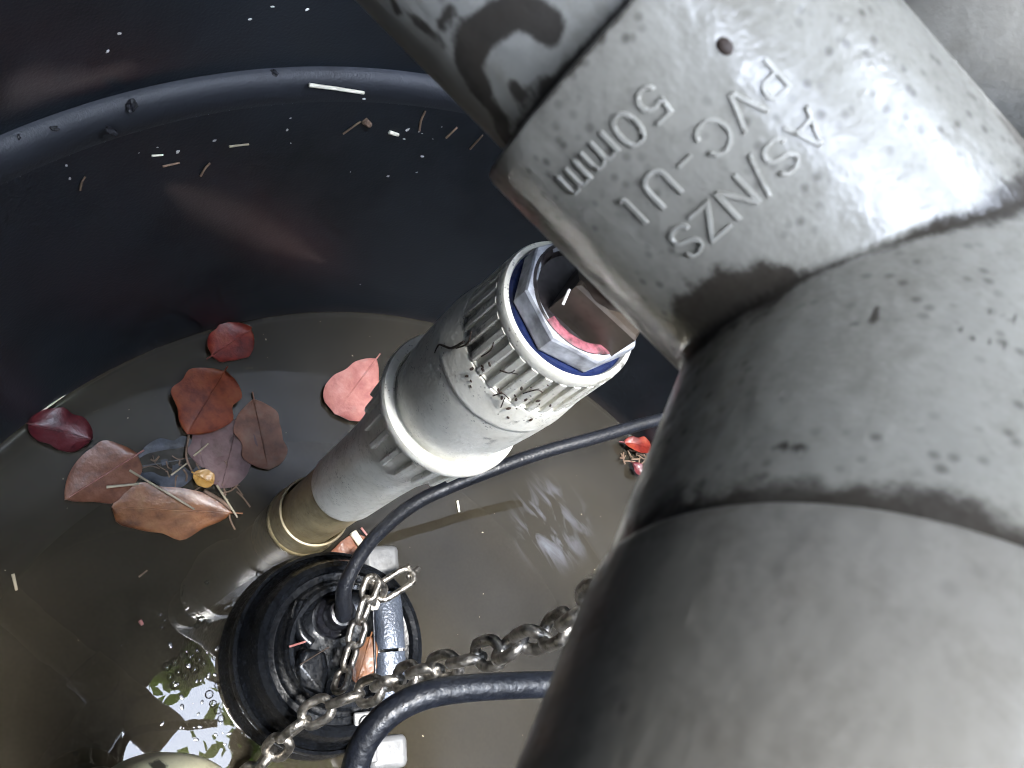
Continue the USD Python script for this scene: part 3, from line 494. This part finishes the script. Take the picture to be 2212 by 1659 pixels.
# ================================================================== leaves
def leaf(px_base, px_tip, width, m, label, z=.0022, camber=.0, curl=.004, sharp=1.0, zt=None, ratio_pos=.45, stem=None, group=None, cleft=0., tiltw=0., name='fallen_leaf', cat_='leaf', rib_m=None):
    A = at(*px_base, z); B = at(*px_tip, z if zt is None else zt); X = B - A; L = np.linalg.norm(X); X /= L
    Y = np.cross([0, 0, 1.], X); Y /= np.linalg.norm(Y); Zn = np.cross(X, Y)
    nu, nv = 22, 12; w = width / FP * np.dot(A - CAM, d_) / 2; U_ = np.linspace(0, 1, nu); V = []; Sd = []
    sd = int(abs(px_base[0] * 7 + px_base[1] * 13)) % 97
    for side in (1, 0):
        for u in U_:
            pr = (u ** (.62 * ratio_pos / .45)) * ((1 - u) ** (.62 * sharp * (1 - ratio_pos) / .55)); pk = ratio_pos
            pr /= ((pk ** (.62 * ratio_pos / .45)) * ((1 - pk) ** (.62 * sharp * (1 - ratio_pos) / .55)))
            for v in np.linspace(-1, 1, nv):
                edge = 1 + .20 * (meshkit.noise(S_([u * 5, np.sign(v) * 2, sd])) - .5) * abs(v) * 2
                h = .55 * curl * (abs(v) ** 1.5) * (.6 + .8 * meshkit.noise(S_([u * 3, np.sign(v) * .8, sd + 3.]))) + camber * math.sin(math.pi * u) * L + .0012 * (meshkit.noise(S_([u * 5, v * 2.5, sd + 9.])) - .5) + tiltw * v * w - (cleft if abs(v) < .1 else 0)
                V.append(A + X * (u * L) + Y * (w * min(pr, 1.15) * v * edge) + Zn * (h + (.0003 if side else -.0003)))
    F = []
    for s in (0, 1):
        o = s * nu * nv
        for i in range(nu - 1):
            for j in range(nv - 1):
                a, b, c, e = o + i * nv + j, o + i * nv + j + 1, o + (i + 1) * nv + j + 1, o + (i + 1) * nv + j
                F += ([[a, e, c], [a, c, b]] if s == 0 else [[a, c, e], [a, b, c]])
    n0 = nu * nv
    loop = [i * nv for i in range(nu)] + [(nu - 1) * nv + j for j in range(1, nv)] + [i * nv + nv - 1 for i in range(nu - 2, -1, -1)] + [j for j in range(nv - 2, 0, -1)]
    for a, b in zip(loop, loop[1:] + loop[:1]): F += [[a, b, b + n0], [a, b + n0, a + n0]]
    t = TM(V, F)
    def st(P):
        q = P - A; u = (q @ X) / L; v = (q @ Y) / w
        veins = np.abs(np.sin((u - np.abs(v) * .35) * 21)) ; s = np.clip(1 - veins / .16, 0, 1) * .35
        return np.clip(s + .8 * np.clip((noisy(P, 70, sd) - .6) * 5, 0, 1), 0, 1)
    top = thing(name, (A + B) / 2, label, cat_, group)
    bl = obj('blade', t, m, top, smooth=60, stain=st)
    mr = [A + X * (u * L) + Zn * (camber * math.sin(math.pi * u) * L + .0007) for u in np.linspace(-.10 if stem is None else -.02, .94, 14)]
    if stem is not None: mr = list(spline([at(*q) for q in stem], 5)) + mr
    obj('midrib', tube(mr, np.linspace(.0009, .0003, len(mr)), 6), rib_m or m, top, smooth=True, stain=lambda P: np.full(len(P), .0))
    return top
leaf((455, 770), (542, 712), 84, 'leaf_red', 'small red leaf floating highest, touching the basin wall', curl=.006, ratio_pos=.4, tiltw=.10)
leaf((484, 804), (402, 940), 126, 'leaf_orange_red', 'glossy orange-red leaf above the cluster of drowned leaves', z=.0035, curl=.008, ratio_pos=.42, camber=.05)
leaf((470, 900), (436, 1010), 84, 'leaf_mauve', 'small drowned mauve leaf between the orange-red leaf and the slate leaf', z=.0008, curl=.001)
leaf((515, 905), (478, 1056), 112, 'leaf_mauve', 'drowned mauve leaf pressed against the tan leaf', z=.0012, curl=.001)
leaf((548, 862), (580, 1016), 104, 'leaf_tan', 'tall tan leaf at the right end of the leaf cluster', z=.002, curl=.002, ratio_pos=.5)
leaf((60, 915), (200, 950), 88, 'leaf_wine', 'wine red leaf half sunk beside the basin wall', z=.0016, curl=.012, tiltw=.08)
leaf((296, 982), (139, 1081), 120, 'leaf_brown', 'pointed brown leaf with a pale midrib at the left of the cluster', z=.0016, ratio_pos=.42, sharp=1.2, curl=.006, rib_m='leaf_pink')
leaf((500, 1108), (240, 1096), 116, 'leaf_gold', 'large golden brown oval leaf floating lowest in the cluster', z=.0016, curl=.004, ratio_pos=.55)
leaf((292, 1010), (440, 985), 116, 'leaf_slate', 'dark slate grey rotten leaf in the middle of the cluster', z=-.0005, curl=.002)
leaf((418, 1022), (461, 1046), 42, 'leaf_yellow', 'tiny yellow leaf on the dark slate leaf', z=.006, curl=.002)
leaf((812, 776), (722, 896), 106, 'leaf_pink', 'pink leaf floating beside the lower union nut', z=.004, curl=.004, ratio_pos=.6)
leaf((712, 1232), (788, 1160), 62, 'leaf_brown', 'brown leaf caught between the riser foot and the black cable', z=.004, curl=.003)
leaf((800, 1375), (770, 1478), 58, 'leaf_gold', 'brown leaf wedged under the chain on top of the pump', z=.094, curl=.003)
leaf((1345, 955), (1410, 972), 34, 'leaf_red', 'bright red leaf scrap under the cable by the tee branch', z=.01, curl=.006, camber=.1)
leaf((1365, 1000), (1385, 1030), 26, 'leaf_wine', 'dark red leaf scrap on the brown rootlets by the tee branch', z=.006, curl=.006, camber=.1)
rt = []
for k in range(16):
    a = at(1345 + 45 * rng.random(), 965 + 50 * rng.random(), .004); b = a + S_([*(rng.normal(0, .009, 2)), rng.random() * .006]); rt.append(tube(spline([a, (a + b) / 2 + rng.normal(0, .003, 3) * [1, 1, .3], b], 5), .0011, 6))
tag(obj('rootlets', cat(rt), 'bark', smooth=True), 'clump of brown rootlets floating under the red leaf scrap', 'rootlets', None, 'stuff')

# ================================================================== straws, twigs, grit
def stick(pts, w, m, label, name='straw_piece', cat_='straw', group=None, wob=.0):
    P = np.array([at(*p) if len(p) == 3 else on_wall(*p)[0] + on_wall(*p)[1] * .0012 for p in pts]); P = spline(P, 6)
    if wob: P = P + rng.normal(0, wob, P.shape)
    r = w / FP * np.mean([(q - CAM) @ d_ for q in P]) / 2; rr = np.linspace(1.05, .85, len(P)) * r
    return tag(obj(name, tube(P, rr, 7), m, smooth=True), label, cat_, group)
for pts, w, m, lab in (
    ([(280, 1016, .006), (350, 1058, .009), (420, 1100, .006)], 5, 'straw', 'longest straw lying from the pointed brown leaf over the golden leaf'),
    ([(230, 1052, .007), (300, 1045, .007)], 6, 'straw', 'short pale straw on the pointed brown leaf'),
    ([(468, 1048, .006), (490, 1082, .008), (513, 1118, .005)], 5, 'straw', 'straw pointing from the drowned leaves towards the riser foot'),
    ([(370, 1026, .006), (405, 1000, .006)], 4, 'straw', 'thin straw across the slate leaf'), ([(418, 985, .006), (450, 958, .006)], 4, 'straw', 'thin straw on the drowned mauve leaf'),
    ([(408, 940, .005), (402, 985, .007), (416, 1020, .006)], 5, 'bark', 'dark twig running down to the tiny yellow leaf'),
    ([(440, 1060, .006), (475, 1080, .006), (500, 1100, .005)], 9, 'bark', 'thick dark twig above the golden brown leaf'),
    ([(762, 1150, .006), (790, 1190, .010)], 17, 'pale_straw', 'broad pale strip beside the black cable'),
    ([(780, 1140, .008), (800, 1165, .008)], 5, 'leaf_pink', 'pinkish stalk beside the broad pale strip'),
    ([(28, 1240, .002), (36, 1275, .002)], 7, 'straw', 'lone straw bit on the dark water at the left edge'),
    ([(300, 1246, .002), (318, 1232, .002)], 4, 'bark', 'small bark sliver on the dark water above the sky reflections'),
    ([(302, 1340, .002), (308, 1350, .002)], 8, 'leaf_pink', 'pink crumb among the bubbles left of the pump'),
    ([(988, 1082, .002), (992, 1106, .002)], 5, 'pale_straw', 'pale bit floating right of the black cable'),
    ([(625, 1397, .092), (665, 1384, .088)], 5, 'leaf_pink', 'pink matchstick-like stalk lying on the pump rings'),
    ([(648, 1436, .096), (710, 1398, .092)], 3, 'mud', 'thin dark stalk crossing the pump top'),
    ([(65, 910, .003), (80, 896, .004), (140, 852, .004)], 6, 'pale_straw', 'pale straw along the waterline at the wine red leaf'),
    ([(640, 182), (785 - 58, 190), (785, 198)], 9, 'pale_straw', 'long white straw stuck on the basin ledge'),
    ([(840, 283), (860, 289)], 9, 'pale_straw', 'stubby white chip on the basin wall under the ledge'),
    ([(740, 287), (778, 260)], 5, 'bark', 'brown twig beside a bark nub on the basin wall'), ([(786, 258), (798, 268)], 16, 'bark', 'brown bark nub on the basin wall'),
    ([(494, 314), (536, 309)], 5, 'straw', 'level straw on the basin wall below the ledge'), ([(326, 334), (350, 332)], 5, 'pale_straw', 'pale straw splinter on the basin wall, upper of a close pair'),
    ([(350, 357), (386, 349)], 5, 'bark', 'brown straw splinter on the basin wall, lower of a close pair'), ([(432, 378), (441, 362), (452, 350)], 5, 'bark', 'leaning brown splinter on the basin wall'),
    ([(171, 408), (174, 392), (182, 379)], 5, 'bark', 'curved brown splinter on the basin wall, nearest the left edge'), ([(963, 296), (987, 273)], 5, 'bark', 'reddish splinter on the wall by the side pipe, upper'),
    ([(1015, 320), (1042, 290)], 5, 'bark', 'reddish splinter on the wall by the side pipe, lower'), ([(906, 280), (909, 258), (918, 238)], 5, 'bark', 'dark upright splinter on the wall near the side pipe')):
    if lab.startswith('long white'): pts = [(667, 181), (727, 189), (785, 198)]
    stick(pts, w, m, lab, cat_='twig' if m == 'bark' else 'straw', name='twig' if m == 'bark' else 'straw_piece')
def pebble(P, n, r, m, label, cat_, group, name):
    s = trimesh.creation.icosphere(1, 1.0); s.vertices *= 1 + 1.1 * (meshkit.noise(s.vertices * 2.3 + P * 900)[:, None] - .5); s.vertices *= [1.2, .5 + .4 * rng.random(), .4]
    return tag(obj(name, place(trimesh.Trimesh(s.vertices * r, s.faces), P + n * r * .2, rng.normal(0, 1, 3), n), m, smooth=False), label, cat_, group)
for x, y in ((757, 371), (627, 255), (786, 213), (905, 284), (300, 330), (384, 327), (340, 318), (954, 274), (873, 300), (143, 357), (463, 303), (628, 309), (150, 385), (912, 288), (838, 380), (900, 372), (620, 280), (778, 614), (912, 337), (880, 280), (935, 300)):
    P, n = on_wall(x, y); pebble(P, n, (.0006 + .0012 * rng.random() ** 2), 'grit', 'tiny pale grit speck on the black basin wall', 'grit', 'pale grit specks on the basin wall', 'grit_speck')
for x, y in ((257, 72), (232, 110), (540, 41), (588, 14), (663, 20)):
    P = upper_wall(x, y); n = np.r_[PITC - P[:2], 0]; n /= np.linalg.norm(n); pebble(P, n, .0013, 'grit', 'pale grit speck on the dark wall above the ledge', 'grit', 'grit specks above the ledge', 'grit_speck')
for x, y, r in ((590, 157, .005), (286, 229, .006), (240, 284, .0055), (118, 278, .003), (128, 240, .003), (40, 295, .003)):
    P = at(x, y, ZR - .014); n = S_([0, -.3, 1.]); pebble(P, n, r * .75, 'wet_rubber', 'wet black crumb sitting on the rounded basin ledge', 'crumb', 'black crumbs on the ledge', 'wet_crumb')
db = []
for k in range(46):
    x, y = 300 + 230 * rng.random(), 985 + 120 * rng.random()
    a = at(x, y, .0004); b = a + S_([*(rng.normal(0, .010, 2)), .0004 * rng.random()]); db.append(tube(spline([a, (a + b) / 2 + rng.normal(0, .002, 3) * [1, 1, .05], b], 4), .0003 + .0008 * rng.random(), 6))
tag(obj('leaf_litter', cat(db), 'bark', smooth=True), 'dark rotted twig litter between the drowned leaves', 'leaf litter', None, 'stuff')
# bubbles
for x, y, r in [(447, 1258, 5), (690, 1262 - 6, 8), (435, 1340, 9), (452, 1345, 7), (425, 1352, 6), (345, 1328, 6), (355, 1340, 6), (350, 1355, 7), (395, 1415, 9), (410, 1418, 8), (428, 1406, 7), (430, 1424, 8), (408, 1435, 9), (440, 1432, 7), (465, 1420, 7), (378, 1430, 9), (360, 1440, 10), (385, 1452, 8), (400, 1460, 9), (420, 1446, 10), (470, 1480, 7), (480, 1492, 7), (490, 1500, 6), (452, 1500, 9), (460, 1520, 8), (470, 1535, 8), (478, 1552, 8), (368, 1462, 8), (375, 1480, 8), (275, 1386, 5), (262, 1394, 4), (505, 1560, 7), (520, 1545, 6), (560, 1240, 7), (620, 1240, 8)]:
    P = at(x, y, 0); rr = r / FP * ((P - CAM) @ d_)
    tag(obj('bubble', lathe([(rr * math.cos(t), rr * .75 * math.sin(t) + .0004) for t in np.linspace(0, math.pi / 2, 7)], 18, P[:2]), 'bubble_film', smooth=True), 'clear bubble on the dark water at the left side of the pump', 'bubble', 'bubbles on the water beside the pump')
# scum: black crumbs drifting where the sky is mirrored
sc = []
for k in range(34):
    x, y = 350 + 150 * rng.random(), 1390 + 220 * rng.random(); P = at(x, y, .0006); s = trimesh.creation.icosphere(1, 1.0); s.vertices = s.vertices * (S_([1.6, 1.0, .12]) * (.0006 + .0014 * rng.random())); sc.append(place(s, P, rng.normal(0, 1, 3), (0, 0, 1)))
tag(obj('floating_scum', cat(sc), 'wet_rubber', smooth=True), 'dark scum crumbs drifting on the water left of the pump', None, None, 'stuff')

# ================================================================== the tree whose leaves are mirrored beside the pump
tr = thing('garden_tree', (2.6, 2.4, ZL + .04), 'green leafy tree overhanging, seen only mirrored in the water by the pump', 'tree')
obj('trunk', tube(spline([S_([2.6, 2.4, ZL]), S_([2.5, 2.35, 3]), S_([2.2, 2.1, 4.6]), S_([1.9, 1.8, 6.2])], 8), np.linspace(.16, .06, 25), 12), 'tree_bark', tr, smooth=True)
for k, (x, y, z) in enumerate(((1.1, 1.15, 5.2), (.15, .9, 5.0), (1.9, 1.0, 6.0))):
    obj('limb', tube(spline([S_([2.3, 2.15, 4.2]), S_([(2.3 + x) / 2, (2.15 + y) / 2, 4.9]), S_([x, y, z])], 6), np.linspace(.05, .012, 13), 8), 'tree_bark', tr, smooth=True)
lv, lf = [], []
for (x, y, z, s, n) in ((1.12, 1.2, 5.2, .42, 700), (.17, .95, 5.0, .16, 420), (1.9, 1.9, 6.2, .9, 900), (2.6, 2.6, 6.0, .9, 700)):
    for k in range(n):
        c = S_([x, y, z]) + rng.normal(0, s * .5, 3); a = rng.normal(0, 1, 3); a /= np.linalg.norm(a); b = np.cross(a, rng.normal(0, 1, 3)); b /= np.linalg.norm(b); q = .05 + .04 * rng.random(); o = len(lv)
        lv += [c - a * q, c + b * q * .5, c + a * q, c - b * q * .5]; lf += [[o, o + 1, o + 2], [o, o + 2, o + 3]]
obj('crown', TM(lv, lf), 'foliage', tr, smooth=False)
